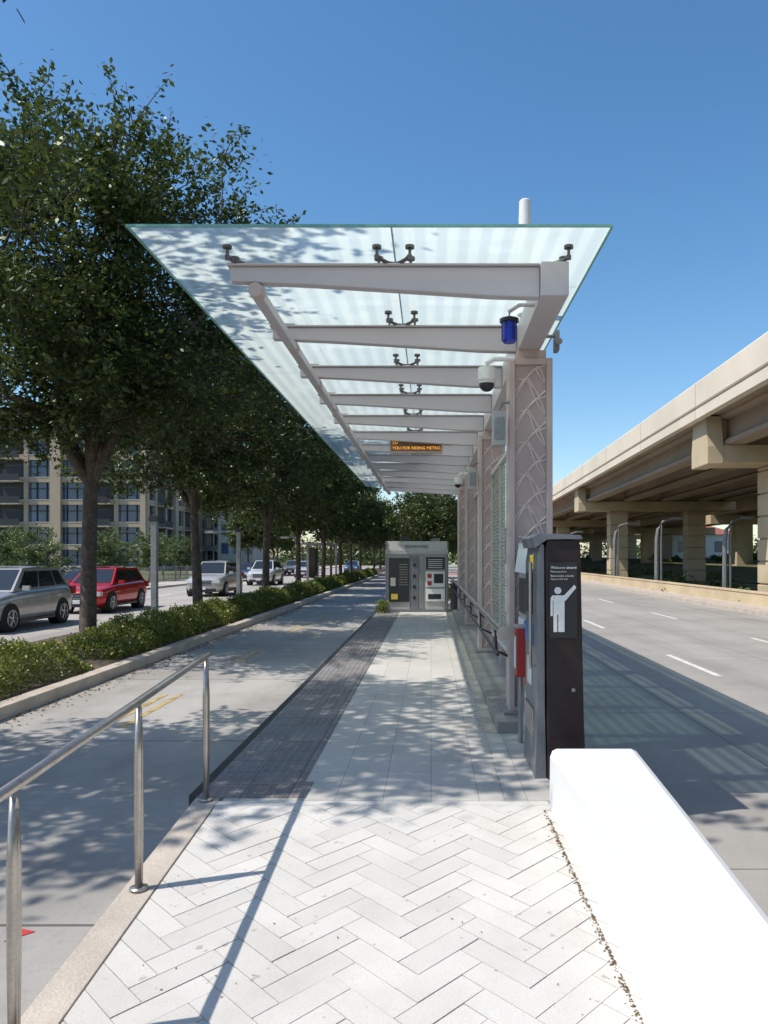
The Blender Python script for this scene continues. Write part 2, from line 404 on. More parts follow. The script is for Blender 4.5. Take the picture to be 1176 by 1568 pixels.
# ---------------------------------------------------------------- canopy
can=empty('bus_station_canopy')
BY=[5.7+1.505*i for i in range(13)]
b=MB()
for y in BY:
    b.prism_y([(-1.475,3.67),(.80,3.67),(.80,3.445),(.45,3.455),(-.25,3.50),(-.9,3.54),(-1.475,3.565)],y-.045,y+.045,'paint')
    b.box(-1.50,.80,y-.075,y+.075,3.672,3.688,'paint')
b.box(.802,1.005,5.60,24.2,3.44,3.69,'paint')
b.box(-1.33,-1.25,5.75,23.9,3.455,3.535,'paint')
for y in BY: b.tube([(-1.29,y-.06,3.50),(-1.29,y+.06,3.50)],.055,'paint2',12)
b.done('roof_beams',parent=can,bevel=.008)
b=MB()
b.quad((-2.07,5.26,3.80),(-2.07,24.9,3.80),(1.23,24.9,3.80),(1.23,5.26,3.80),'glass')
g_=b.done('roof_glass',parent=can)
if g_.data.polygons[0].normal.z>0: g_.data.flip_normals()
b=MB()
b.box(-2.07,1.23,5.245,5.26,3.788,3.806,'edge'); b.box(-2.085,-2.07,5.245,24.9,3.788,3.806,'edge'); b.box(1.23,1.245,5.245,24.9,3.788,3.806,'edge')
b.box(-.28,-.270,5.27,24.9,3.802,3.806,'seam')
for y in BY[:-1]: b.box(-2.06,1.22,y+.75,y+.758,3.802,3.806,'seam')
b.done('glass_edges',parent=can)
b=MB()
def knob(x,y,zt_=3.798):
    b.tube([(x,y,zt_-.02),(x,y,zt_)],.034,'fitting',12); b.tube([(x,y,zt_-.085),(x,y,zt_-.015)],.011,'fitting',8)
    b.tube([(x,y,zt_-.10),(x,y,zt_-.07)],.019,'fitting',8)
for i,y in enumerate(BY):
    xc=-.274
    for sx in (-.12,.12):
        for sy in (-.11,.11):
            knob(xc+sx,y+sy)
            b.tube([(xc,y+sy*.2,3.692),(xc+sx*.35,y+sy*.5,3.690),(xc+sx*.75,y+sy*.85,3.705),(xc+sx,y+sy,3.735)],[.022,.018,.013,.011],'fitting',8)
    for xe,dr in ((-1.36,-1),(.88,1)):
        for sy in (-.11,.11):
            x2=xe+dr*.12; knob(x2,y+sy)
            b.tube([(xe,y,3.695),(x2-dr*.03,y+sy*.8,3.70),(x2,y+sy,3.725)],[.022,.015,.011],'fitting',8)
        b.box(xe-.02,xe+.09,y-.035,y+.035,3.69,3.712,'paint')
b.done('spider_fittings',parent=can)
CY=[7.18,11.7,16.2,20.7]
def column(y):
    e=empty('lattice_column')
    b=MB(); x0,x1=.715,1.115; z0,z1=.10,3.36
    b.box(x0+.02,x1-.02,y-.10,y+.13,z0+.02,z1,'panel')
    for a,c in ((x0,x0+.055),(x1-.055,x1)): b.box(a,c,y-.13,y+.15,z0,z1,'paint2')
    for zz in (z0,z1-.06): b.box(x0+.055,x1-.055,y-.128,y+.148,zz,zz+.06,'paint2')
    b.box(.79,1.06,y-.10,y+.12,z1,3.44,'paint2')
    b.box(.66,1.2,y-.2,y+.22,.10,.125,'galv')
    b.done('shaft',parent=e,bevel=.005)
    b=MB(); xa,xb=x0+.057,x1-.057; wd=xb-xa; yf=y-.104
    def seg(pts,r=.0085):
        cur=[]
        for p in pts:
            if xa<=p[0]<=xb and z0+.06<=p[1]<=z1-.06: cur.append((p[0],yf,p[1]))
            else:
                if len(cur)>1: b.tube(cur,r,'relief',5)
                cur=[]
        if len(cur)>1: b.tube(cur,r,'relief',5)
    step=.29
    for i in range(-2,13):
        zb=z0+i*step
        seg([(xa+wd*t,zb+.30*t+.07*math.sin(math.pi*t)) for t in np.linspace(0,1,16)])
        seg([(xa+wd*t,zb+.055+.30*t+.02*math.sin(math.pi*t)) for t in np.linspace(0,1,16)])
        seg([(xb-wd*t*.62,zb+.13+.36*t-.06*math.sin(math.pi*t)) for t in np.linspace(0,1,12)])
        seg([(xb-wd*t*.62,zb+.13+.36*t+.03*math.sin(math.pi*t)) for t in np.linspace(0,1,12)])
        seg([(xa+wd*(.1+.75*t),zb+.17-.18*t+.05*math.sin(math.pi*t)) for t in np.linspace(0,1,10)])
    b.done('relief_pattern',parent=e)
    return e
for y in CY: column(y)
for i in range(len(CY)):
    y0=CY[i]+.16; y1=(CY[i+1]-.14) if i<3 else 24.0
    e=empty('glass_windscreen')
    b=MB(); b.quad((.93,y0,.45),(.93,y1,.45),(.93,y1,2.75),(.93,y0,2.75),'wscreen'); b.done('pane',parent=e)
    b=MB(); nseg=3
    for j in range(nseg+1):
        yy=y0+(y1-y0)*j/nseg; b.box(.90,.925,yy-.02,yy+.02,.10,2.85,'paint2')
    b.box(.895,.965,y0,y1,2.75,2.80,'paint'); b.box(.895,.965,y0,y1,.40,.45,'paint')
    b.done('frame',parent=e)
b=MB()
b.tube([(.60,6.4,.90),(.60,22,.90)],.028,'steel',12)
b.tube([(.60,6.36,.90),(.60,6.40,.90)],.058,'steel',16)
b.tube([(.60,6.9,.66),(.60,22,.66)],.016,'darkmetal',8)
for y in [7.18,9.4,11.7,13.9,16.2,18.4,20.7]:
    b.tube([(.60,y,.88),(.64,y,.80),(.74,y,.80)],.016,'darkmetal',8)
    b.tube([(.60,y,.88),(.61,y,.66),(.74,y,.60)],.013,'darkmetal',8)
b.done('lean_rail',smooth=False)
b=MB(); b.tube([(.88,7.2,3.82),(.88,7.2,3.9),(.88,7.2,4.86)],[.088,.08,.055],'signwhite',20); b.tube([(.88,7.2,4.86),(.88,7.2,4.875)],[.055,.04],'signwhite',20); b.done('white_mast',smooth=False)
b=MB()
x,y=.61,6.0
b.tube([(x,y,3.205),(x,y,3.22),(x,y,3.36)],[.045,.056,.056],'blue',20)
b.tube([(x,y,3.36),(x,y,3.365),(x,y,3.39),(x,y,3.40)],[.056,.075,.075,.05],'darkmetal',20)
for t in range(6): b.tube([(x+.058*math.cos(t*1.047),y+.058*math.sin(t*1.047),3.22),(x+.058*math.cos(t*1.047),y+.058*math.sin(t*1.047),3.37)],.003,'darkmetal',5)
b.tube([(x,y,3.40),(x,y,3.45),(x+.08,y,3.50),(x+.2,y,3.50)],.016,'paint',8)
b.done('blue_emergency_light',smooth=False)
def domecam(x,y,z,arm):
    b=MB()
    b.tube([(x,y,z+.10),(x,y,z+.13),(x,y,z+.02),(x,y,z)],[.03,.078,.082,.070],'signwhite',20)
    pts=[(x,y,z-.014-.07*math.sin(a)) for a in np.linspace(0,1.5,6)]; b.tube(pts,[.070*math.cos(a) for a in np.linspace(0,1.5,6)],'kdark',18)
    b.tube([(x,y,z+.12),(x,y,z+.17),(x+.06,y,z+.21),(x+arm,y,z+.21)],.022,'signwhite',10)
    b.tube([(x,y,z-.0),(x,y,z-.012)],.075,'signwhite',18)
    return b.done('security_camera')
domecam(.50,6.9,3.10,.25); domecam(.56,16.0,3.05,.2)
b=MB(); b.box(1.13,1.17,7.0,7.12,3.42,3.60,'galv'); b.tube([(1.0,7.06,3.56),(1.13,7.06,3.56)],.015,'galv',8); b.tube([(1.15,7.0,3.5),(1.15,6.9,3.47)],.03,'galv',10); b.done('wall_sensor')
for y in (7.05,11.6):
    b=MB(); b.box(.56,.68,y-.08,y+.06,2.55,2.86,'kgrey'); b.box(.575,.665,y-.09,y-.08,2.60,2.80,'galv'); b.tube([(.62,y,2.86),(.66,y,2.95),(.72,y,2.95)],.015,'galv',8); b.done('speaker_box',bevel=.008)
e=empty('led_message_sign')
b=MB(); y=13.4; b.box(-.72,.20,y-.05,y+.10,3.34,3.59,'paint2'); b.box(-.69,.17,y-.062,y-.05,3.37,3.56,'ledboard')
b.tube([(-.5,y,3.59),(-.5,y,3.68)],.02,'paint',8); b.tube([(0,y,3.59),(0,y,3.68)],.02,'paint',8); b.done('housing',parent=e)
text('message','YOU FOR RIDING METRO.',.072,(-.67,y-.066,3.395),(R(90),0,0),'led',e)
text('message_time','2:51',.06,(-.67,y-.066,3.485),(R(90),0,0),'led',e)

# ---------------------------------------------------------------- ticket machines
e=empty('ticket_machine')
b=MB(); y0,y1=5.30,5.98
b.prism_y([(.805,0),(1.07,0),(1.055,.4),(1.03,1.62),(1.01,1.655),(.80,1.655),(.79,1.6),(.80,.5)],y0,y1,'brown')
b.done('body',parent=e,bevel=.008)
b=MB()
b.prism_y([(.70,1.67),(.745,1.70),(1.03,1.685),(1.045,1.66),(.80,1.657),(.72,1.60)],y0-.015,y1+.01,'mgrey')
b.prism_y([(.72,.0),(.80,.0),(.79,.5),(.785,1.62),(.755,1.63),(.735,1.5),(.735,.4)],y0+.03,y1,'mgrey')
b.tube([(.70,5.42,.75),(.70,5.42,1.5)],.012,'steel',8)
for zz in (.77,1.48): b.tube([(.70,5.42,zz),(.74,5.42,zz)],.008,'steel',6)
b.box(.728,.735,5.55,5.9,1.12,1.42,'kdark'); b.box(.726,.735,5.52,5.93,.9,1.05,'signblue'); b.box(.729,.735,5.5,5.7,1.45,1.55,'signyel')
b.box(.722,.735,5.5,5.92,.25,.45,'steel'); b.box(.725,.735,5.6,5.8,.6,.8,'signwhite')
b.done('front_trim',parent=e,bevel=.004)
b=MB()
b.box(.815,1.005,y0-.006,y0,.98,1.50,'kdark')
b.box(.82,1.03,y0-.003,y0,.30,.305,'kdark'); b.tube([(.98,y0-.006,.62),(.98,y0,.62)],.014,'galv',12)
yf=y0-.009
def flat(poly,k): 
    b.add([(x,yf,z) for x,z in poly],[tuple(range(len(poly)))],k)
cir=lambda cx,cz,r,n_=20:[(cx+r*math.cos(2*math.pi*i/n_),cz+r*math.sin(2*math.pi*i/n_)) for i in range(n_)]
flat(cir(.872,1.305,.024),'signwhite')
flat([(.822,1.255),(.835,1.272),(.915,1.272),(.985,1.345),(.999,1.325),(.925,1.235),(.918,1.235),(.918,1.02),(.875,1.02),(.875,1.14),(.868,1.14),(.868,1.02),(.842,1.02),(.842,1.235),(.837,1.235),(.837,1.13),(.822,1.13)],'signwhite')
b.done('pictogram_panel',parent=e)
text('label','Welcome aboard',.025,(.823,yf,1.455),(R(90),0,0),'signwhite',e)
text('label2','Please pay here.',.017,(.823,yf,1.43),(R(90),0,0),'signwhite',e)
text('label3','Bienvenidos a bordo',.019,(.823,yf,1.40),(R(90),0,0),'signwhite',e)
text('label4','Pague su tarifa aqui',.015,(.823,yf,1.38),(R(90),0,0),'signwhite',e)
e=empty('fare_vending_machine')
b=MB()
b.box(.80,1.12,6.12,7.0,0,1.66,'kgrey'); b.prism_y([(.76,1.40),(.80,1.66),(.80,1.40)],6.12,7.0,'signwhite')
b.box(.788,.80,6.2,6.9,1.05,1.35,'kdark'); b.box(.785,.80,6.18,6.5,.75,1.0,'signblue'); b.box(.785,.80,6.55,6.92,.72,1.0,'signwhite')
b.box(.787,.80,6.2,6.55,.45,.68,'signred'); b.box(.787,.80,6.6,6.9,.2,.65,'steel'); b.box(.79,.80,6.15,6.5,.1,.4,'signwhite')
b.done('cabinet',parent=e,bevel=.006)
b=MB(); b.box(.70,.78,6.30,6.42,.55,.95,'signred'); b.box(.69,.70,6.31,6.41,.62,.88,'signwhite'); b.tube([(.74,6.36,0),(.74,6.36,.56)],.02,'galv',8); b.box(.695,.785,6.29,6.43,.95,.975,'kgrey'); b.done('card_reader',bevel=.005)

# ---------------------------------------------------------------- far kiosk
e=empty('information_kiosk')
b=MB(); y=21.3; x0,x1=-1.22,.44
b.box(x0,x1,y,y+.7,0.0,1.60,'kgrey'); b.prism_x([(y-.03,1.60),(y-.03,1.70),(y+.03,1.96),(y+.72,1.96),(y+.72,1.60)],x0-.03,x1+.03,'kgrey')
b.box(x0-.04,x0,y-.02,y+.72,0,1.96,'mgrey'); b.box(x1,x1+.04,y-.02,y+.72,0,1.96,'mgrey')
b.box(x0,x1,y-.025,y-.001,0,.07,'mgrey')
b.box(x0+.05,x0+.62,y-.03,y,.28,1.50,'kdark'); b.box(x0+.66,x0+.86,y-.02,y,.05,1.55,'mgrey'); b.box(x0+.90,x0+.95,y-.03,y,.1,1.5,'galv')
for xx in (x0+.64,x0+.88,x0+1.02,x0+1.62): b.box(xx,xx+.012,y-.008,y,.08,1.58,'kdark')
b.box(x0+.12,x0+.3,y-.036,y-.03,.35,.5,'signyel'); b.box(x0+.1,x0+.24,y-.036,y-.03,.72,.95,'kgrey')
b.box(x0+1.08,x0+1.6,y-.03,y,1.18,1.52,'kdark'); b.box(x0+1.08,x0+1.6,y-.03,y,.70,1.12,'signwhite'); b.box(x0+1.08,x0+1.6,y-.03,y,.30,.64,'signwhite')
b.box(x0+1.12,x0+1.24,y-.036,y-.03,.94,1.06,'signred'); b.box(x0+1.12,x0+1.24,y-.036,y-.03,.74,.86,'signred'); b.box(x0+1.3,x0+1.56,y-.036,y-.03,.80,1.06,'kdark'); b.box(x0+1.14,x0+1.5,y-.036,y-.03,.36,.5,'kdark')
for i in range(5): b.box(x0+1.14,x0+1.54,y-.036,y-.03,1.22+i*.055,1.235+i*.055,'signwhite')
for i in range(9): b.box(x0+.34,x0+.58,y-.036,y-.03,.75+i*.07,.757+i*.07,'kgrey')
for i in range(4): b.tube([(x0+.76,y-.03,.4+i*.3),(x0+.76,y-.02,.4+i*.3)],.05,'kdark',14)
b.box(-.85,-.6,y+.1,y+.4,1.96,2.10,'kdark'); b.tube([(-.3,y+.3,1.96),(-.3,y+.3,2.2)],.03,'darkmetal',8); b.box(.0,.25,y+.2,y+.5,1.96,2.04,'mgrey')
b.done('cabinet',parent=e,bevel=.006)
text('name','RICHMOND',.12,(-.39,y-.035,1.78),(R(78),0,0),'kdark',e,'CENTER')
b=MB(); b.tube([(.68,20.9,.1),(.68,20.9,.75)],[.15,.17],'darkmetal',14); b.tube([(.68,20.9,.75),(.68,20.9,.82)],[.19,.12],'kdark',14); b.done('litter_bin')
b=MB(); b.prism_x([(24,-.51),(24,0),(30,-.2),(75,-.2),(75,-.51)],-1.45,1.3,'kerb'); b.box(-1.1,1.0,31,74,-.201,-.16,'mulch'); b.done('traffic_island')
b=MB()
for i in range(12):
    y=24.5+i*1.2; b.tube([(-1.35,y,-.15),(-1.35,y,.85)],.02,'steel',6)
b.tube([(-1.35,24.3,.87),(-1.35,38,.75)],.02,'steel',6); b.done('handrail')

# ---------------------------------------------------------------- trees
def tube_np(path,rad,n_=6):
    P=np.array(path,float); T=np.gradient(P,axis=0); T/=np.linalg.norm(T,axis=1)[:,None]+1e-9
    ref=np.array([.31,.2,.93]); A=np.cross(T,ref); A/=np.linalg.norm(A,axis=1)[:,None]+1e-9; B=np.cross(T,A)
    t=np.arange(n_)*2*np.pi/n_; rad=np.array(rad)[:,None,None]
    V=(P[:,None,:]+rad*(A[:,None,:]*np.cos(t)[None,:,None]+B[:,None,:]*np.sin(t)[None,:,None])).reshape(-1,3)
    F=[]
    for i in range(len(P)-1):
        for j in range(n_): F.append((i*n_+j,i*n_+(j+1)%n_,(i+1)*n_+(j+1)%n_,(i+1)*n_+j))
    return V,np.array(F)
def tree_mesh(name,seed,H=10.6,Rc=3.7,zb=3.3,ncl=250,lpc=150,leaf=(.125,.06),mat='leaf',tr=.15,spr=120,fork=2.9,hole=0):
    rg=np.random.default_rng(seed); parts=[]
    bend=rg.normal(0,.12,2)
    tp=[(0,0,-.1),(0,0,.05),(bend[0]*.4,bend[1]*.4,fork*.5),(bend[0],bend[1],fork)]
    V,F=tube_np(tp,[tr*1.45,tr*1.1,tr*.95,tr*.9],10); parts.append((V,F,0))
    nodes=[]
    nl=8; top=np.array([bend[0],bend[1],fork])
    for i in range(nl):
        az=i*2*np.pi/nl+rg.uniform(-.4,.4); rr=Rc*rg.uniform(.35,.75) if i<nl-2 else Rc*.15
        ze=zb+(H-zb)*rg.uniform(.35,.7) if i<nl-2 else H*.82
        E=np.array([rr*np.cos(az),rr*np.sin(az),ze]); t=np.linspace(0,1,7)[:,None]
        mid=top+(E-top)*np.array([.35,.35,.6])
        path=(1-t)**2*top+2*t*(1-t)*mid+t**2*E + np.concatenate([np.zeros((1,3)),rg.normal(0,.11,(5,3)),np.zeros((1,3))])
        V,F=tube_np(path,np.linspace(tr*.66,tr*.16,7),7); parts.append((V,F,0)); nodes+=list(path[2:])
    nodes=np.array(nodes)
    zc=zb+(H-zb)*.47; rzv=(H-zb)*.56
    ph=rg.uniform(0,6.28,4)
    holes=[]
    for _ in range(hole):
        d=rg.normal(size=3); d/=np.linalg.norm(d); holes.append(np.array([d[0]*Rc*.75,d[1]*Rc*.75,zc+d[2]*rzv*.75]))
    Cs=[]
    while len(Cs)<ncl:
        d=rg.normal(size=3); d/=np.linalg.norm(d)
        u=rg.uniform()**.42
        az=np.arctan2(d[1],d[0]); lob=1+.13*np.sin(3*az+ph[0])+.11*np.sin(5*az+ph[1]+3*d[2])+.12*np.sin(7*d[2]+ph[2]+2*az)
        wz=1.0 if d[2]<0 else (1-.12*d[2])
        p=np.array([d[0]*Rc*lob*u,d[1]*Rc*lob*u,zc+d[2]*rzv*u*(.85+.2*lob*wz)])
        if p[2]<zb+.3*rg.uniform() : continue
        if any(np.linalg.norm(p-h)<.95 for h in holes): continue
        Cs.append(p)
    Cs=np.array(Cs)
    for p in Cs:
        j=np.argmin(((nodes-p)**2).sum(1)+ np.where(nodes[:,2]>p[2]+.2,4,0)); q=nodes[j]
        m_=(p+q)/2+rg.normal(0,.15,3)+np.array([0,0,-.1])
        V,F=tube_np([q,m_,p],[.034,.020,.007],4); parts.append((V,F,0))
    L=[]
    for p in Cs:
        k=int(lpc*rg.uniform(.4,1.5)); s_=rg.uniform(.22,.42)
        g=rg.normal(size=(k,3))*np.array([s_,s_,s_*.6]); L.append(p+g)
    rad=np.linalg.norm((Cs-[0,0,zc])/[Rc,Rc,rzv],axis=1); outer=Cs[np.argsort(-rad)[:spr]]
    for p in outer:
        for _ in range(3):
            d=(p-[0,0,zc]); d/=np.linalg.norm(d); d=d+rg.normal(0,.45,3); d[2]+=.35; d/=np.linalg.norm(d)
            ln=rg.uniform(.4,1.1); q0=p+rg.normal(0,.15,3); q1=q0+d*ln
            V,F=tube_np([q0,q0+d*ln*.5+rg.normal(0,.03,3),q1],[.012,.008,.004],4); parts.append((V,F,0))
            k=max(8,int(30*min(1,lpc/150))); t=rg.uniform(0.1,1.03,(k,1)); L.append(q0+(q1-q0)*t+rg.normal(0,.055,(k,3)))
    L=np.concatenate(L); V=leaf_arrays(L,leaf[0],leaf[1],.5,rg)
    parts.append((V,qi(len(L)),1))
    return np_mesh(name,parts,['bark',mat])
T=[tree_mesh('oak_a',1,H=9.9,Rc=3.5,zb=4.0,ncl=330,lpc=210,leaf=(.12,.065),spr=190,fork=3.1,hole=6),tree_mesh('oak_b',12,H=9.5,Rc=3.7,zb=3.6,ncl=270,lpc=135,leaf=(.15,.082),spr=140,fork=3.0,hole=6)]
TF=[tree_mesh('oak_c',23,H=9.2,Rc=3.7,ncl=230,lpc=75,leaf=(.25,.14),spr=80),tree_mesh('oak_d',33,H=9.0,Rc=3.6,ncl=220,lpc=75,leaf=(.25,.14),spr=80)]
TM=tree_mesh('myrtle',5,H=8.5,Rc=3.6,zb=2.0,ncl=110,lpc=80,leaf=(.26,.15),mat='leafb',tr=.12,spr=50,fork=1.6)
TN=tree_mesh('oak_n',31,H=9.3,Rc=2.6,zb=4.3,ncl=150,lpc=110,leaf=(.14,.08),hole=4,fork=3.4,spr=50)
obj('oak_tree',TN,(-6.35,5.5,-.2),.4)
rowp=[(14.9,-6.65,T[0],1.0,.3),(23.3,-7.05,T[1],1.0,1.7),(31.6,-6.8,T[1],.98,3.9),(40,-6.9,TF[0],.92,4.4),(48.5,-6.8,TF[1],.9,.9),(57,-6.7,TF[0],.9,2.2),(65.5,-6.8,TF[1],.85,5.2),(74,-6.8,TF[0],.85,1.2),(92,-6.8,TF[1],.85,2.9),(103,-6.8,TF[0],.85,.5),(115,-6.8,TF[1],.85,1.5)]
for y,x,k,s_,r_ in rowp: obj('oak_tree',k,(x,y,-.2),r_,s_)
for i,(x,y,s_) in enumerate([(0,47,.62),(.1,56,.75),(-.2,66,.8),(.3,90,.85),(0,104,.9),(-2,130,1.0),(5,140,1.0),(-11,150,1.1),(10,160,1.1),(-19,80,.8),(-19.5,95,.8),(-22,110,.9)]):
    obj('oak_tree',TF[i%2],(x,y,-.3),i*1.3,s_)
for i,(x,y,s_) in enumerate([(-20.3,40,.40),(-20.9,50,.44),(-22,60,.46),(-23.5,72,.46),(-26,36,.42),(-31,50,.46),(-36,66,.5),(-46,85,.6),(-30,86,.5),(-38,90,.5)]):
    obj('crape_myrtle_tree',TM,(x,y,-.45),i*1.1,s_)
rg=np.random.default_rng(77)
def hedge(y0,y1,n_,leaf,xc=-5.85,hw=.62,h=.55,zb=-.2):
    y=rg.uniform(y0,y1,n_); t=rg.uniform(-1,1,n_)
    hh=h*(.82+.16*np.sin(y*3.1)+.12*np.sin(y*7.3+t*2)+.08*np.sin(t*6+y))
    ed=np.clip((y-y0)/.5,0,1)*np.clip((y1-y)/.5,0,1)
    prof=(1-np.abs(t)**3.2)**.6*ed**.5
    x=xc+t*hw*(1+.1*np.sin(y*2.3)); z=zb+hh*prof*rg.uniform(.72,1.06,n_)**.6
    side=rg.uniform(size=n_)<.35
    z=np.where(side,zb+hh*prof*rg.uniform(.05,1,n_),z)
    return leaf_arrays(np.stack([x+rg.normal(0,.03,n_),y,z+rg.normal(0,.03,n_)],1),leaf,leaf*.55,.4,rg)
hs=[(5.5,11.9,26000,.05),(12.9,22.2,34000,.055),(22.9,31,18000,.075),(32,39.5,11000,.10),(40.5,76,20000,.15)]
for y0,y1,n_,lf in hs:
    V=hedge(y0,y1,n_,lf); me=np_mesh('hedge',[(V,qi(len(V)//4),0)],['leafh']); obj('hedge',me)
V=hedge(31,74,10000,.15,0,.9,.55,-.18); obj('hedge',np_mesh('hedge',[(V,qi(len(V)//4),0)],['leafh']))
n_=22000; y=rg.uniform(13,60,n_); x=-5.25+np.abs(rg.normal(0,.12,n_))*-1; z=-.18+np.abs(rg.normal(0,.06,n_))*(1+np.sin(y*2.2))
V=leaf_arrays(np.stack([x,y,z],1),.06,.03,.3,rg); obj('groundcover_plants',np_mesh('gc',[(V,qi(n_),0)],['leafh']))
n_=500; a=rg.uniform(0,6.28,n_); r_=rg.uniform(0,.22,n_); V=leaf_arrays(np.stack([-1.32+r_*np.cos(a),20.9+r_*np.sin(a),.35*rg.uniform(0,1,n_)],1),.12,.02,.0,rg); obj('grass_tuft',np_mesh('gt',[(V,qi(n_),0)],['leafh']))
def shrub_field(name,cs,n_,leaf,mat):
    C=[]
    for (x,y,z,r_) in cs:
        g=rg.normal(size=(n_,3)); g/=np.linalg.norm(g,axis=1)[:,None]; g*=r_*rg.uniform(.5,1,(n_,1))**.5*(1+.25*np.sin(g[:,:1]*5+g[:,1:2]*4+x)); g[:,2]=np.abs(g[:,2])*.8
        C.append(g+[x,y,z])
    C=np.concatenate(C); V=leaf_arrays(C,leaf,leaf*.55,.4,rg)
    return obj(name,np_mesh(name,[(V,qi(len(C)),0)],[mat]))
shrub_field('shrubs',[(rg.uniform(13,30),rg.uniform(36,110),-.45,rg.uniform(.5,1.1)) for _ in range(50)],260,.22,'leafb')
shrub_field('shrubs',[(rg.uniform(30,50),rg.uniform(60,110),1.0,rg.uniform(.6,1.1)) for _ in range(50)],260,.35,'leafb')
shrub_field('grass_verge',[(rg.uniform(11.9,14),rg.uniform(24,90),-.45,rg.uniform(.3,.55)) for _ in range(120)],130,.14,'leafb')
shrub_field('distant_trees',[(rg.uniform(-230,260),rg.uniform(190,270),-1,rg.uniform(7,12)) for _ in range(110)]+[(rg.uniform(-25,30),rg.uniform(170,200),-1,rg.uniform(6,9)) for _ in range(16)],420,1.1,'leaf')

# ---------------------------------------------------------------- freeway
def freeway():
    e=empty('elevated_freeway'); e.rotation_euler=(0,0,-.0306)
    b=MB(); Y0,Y1=-60,420
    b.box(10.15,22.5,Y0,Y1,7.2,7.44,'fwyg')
    b.prism_y([(9.60,7.0),(9.60,8.42),(9.68,8.5),(9.9,8.5),(10.0,7.9),(10.1,7.44),(10.1,7.2),(9.9,7.0)],Y0,Y1,'fwy')
    b.prism_y([(23.0,7.0),(23.0,8.5),(22.8,8.5),(22.6,7.44),(22.6,7.2)],Y0,Y1,'fwy')
    b.box(9.57,9.60,Y0,Y1,7.42,7.50,'fwyg')
    b.done('deck',parent=e)
    b=MB()
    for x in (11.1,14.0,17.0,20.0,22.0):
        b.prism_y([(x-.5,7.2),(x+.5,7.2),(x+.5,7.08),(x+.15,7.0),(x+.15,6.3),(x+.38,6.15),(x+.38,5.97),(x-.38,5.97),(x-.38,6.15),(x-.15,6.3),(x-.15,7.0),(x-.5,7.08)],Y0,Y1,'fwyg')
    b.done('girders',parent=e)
    b=MB()
    for y in (0,31.8,63.6,95.4,127,159,191,223,255):
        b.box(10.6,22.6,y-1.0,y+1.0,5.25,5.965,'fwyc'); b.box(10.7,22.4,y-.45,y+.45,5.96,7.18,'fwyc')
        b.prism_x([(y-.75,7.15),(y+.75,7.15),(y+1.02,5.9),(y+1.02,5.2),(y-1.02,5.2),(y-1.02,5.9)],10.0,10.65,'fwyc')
        for xc in (13.35,19.6):
            z=-.5
            while z<5.2:
                z1=min(z+.93,5.25); b.box(xc-.72,xc+.72,y-.72,y+.72,z,z1-.06,'fwyc'); b.box(xc-.66,xc+.66,y-.66,y+.66,z1-.06,z1,'fwyc'); z+=.93
    b.done('bents',parent=e,bevel=.04)
    b=MB()
    for y in np.arange(-50,400,9): b.box(9.592,9.60,y,y+.025,7.02,7.41,'fwyg'); b.box(9.592,9.60,y,y+.025,7.51,8.42,'fwyg')
    b.done('parapet_joints',parent=e)
freeway()
e=empty('freeway_ramp')
b=MB()
b.box(27.8,42,-40,420,6.9,7.3,'fwy'); b.box(27.6,27.95,-40,420,6.7,8.5,'fwy')
for x in (29,32,35,38): b.box(x-.3,x+.3,-40,420,5.7,6.9,'fwyg')
for y in range(10,400,34):
    b.box(28,41,y-1,y+1,4.8,5.7,'fwyc')
    for x in (31.5,38): b.box(x-.8,x+.8,y-.8,y+.8,-.5,4.8,'fwyc')
b.done('structure',parent=e)
def mast(x,y,h,name='street_lamp',s=1):
    b=MB(); b.box(x-.16,x+.16,y-.16,y+.16,-.5,-.35,'galv')
    b.tube([(x,y,-.4),(x,y,h*.7),(x+.08,y,h*.88),(x+.35,y,h),(x+.9,y,h+.18)],[.13,.11,.10,.08,.06],'galv',8)
    b.tube([(x+.25,y,-.3),(x+.25,y,h*.72),(x+.28,y,h*.95)],[.08,.07,.05],'galv',8)
    b.box(x+.8,x+1.4,y-.12,y+.12,h+.12,h+.24,'galv')
    b.done(name)
mast(12.75,43.5,3.5); mast(14.05,36.8,3.2); mast(12.4,52,3.6); mast(12.4,70,3.6)
def post(x,y,h,arm=0):
    b=MB(); b.box(x-.11,x+.11,y-.11,y+.11,-.2,-.12,'galv'); b.box(x-.075,x+.075,y-.075,y+.075,-.2,h,'galv'); b.box(x-.12,x+.12,y-.10,y+.10,h,h+.14,'darkmetal')
    if arm: b.box(x-arm,x+.1,y-.04,y+.04,h-.02,h+.04,'galv'); b.box(x-arm,x-arm+.5,y-.1,y+.1,h-.06,h-.02,'galv')
    b.done('signal_post',bevel=.01)
post(-7.15,19.9,2.45); post(-7.5,30,2.5,1.3); post(-7.4,43,2.6,1); post(-7.4,60,2.6)
b=MB(); 
for y in (50,54): b.box(-8.1,-7.95,y,y+.15,-.2,2.3,'galv'); b.box(-7.1,-6.95,y,y+.15,-.2,2.3,'galv')
b.box(-8.4,-6.6,49.5,54.8,2.3,2.42,'galv'); b.box(-8.1,-8.06,50.2,54,.2,2.1,'kdark'); b.done('bus_shelter')
b=MB()
for y in np.arange(22,100,.35): b.box(-20.32,-20.30,y,y+.02,-.36,.75,'galv')
for y in np.arange(22,100,2.8): b.box(-20.35,-20.27,y,y+.08,-.36,.85,'galv')
b.box(-20.33,-20.29,22,100,.68,.72,'galv'); b.box(-20.33,-20.29,22,100,-.22,-.18,'galv'); b.done('metal_fence')
b=MB(); b.box(-60,-24,60,60.3,-.5,.7,'trim'); b.box(-60.05,-23.95,59.95,60.35,.7,.8,'trim'); b.done('garden_wall')

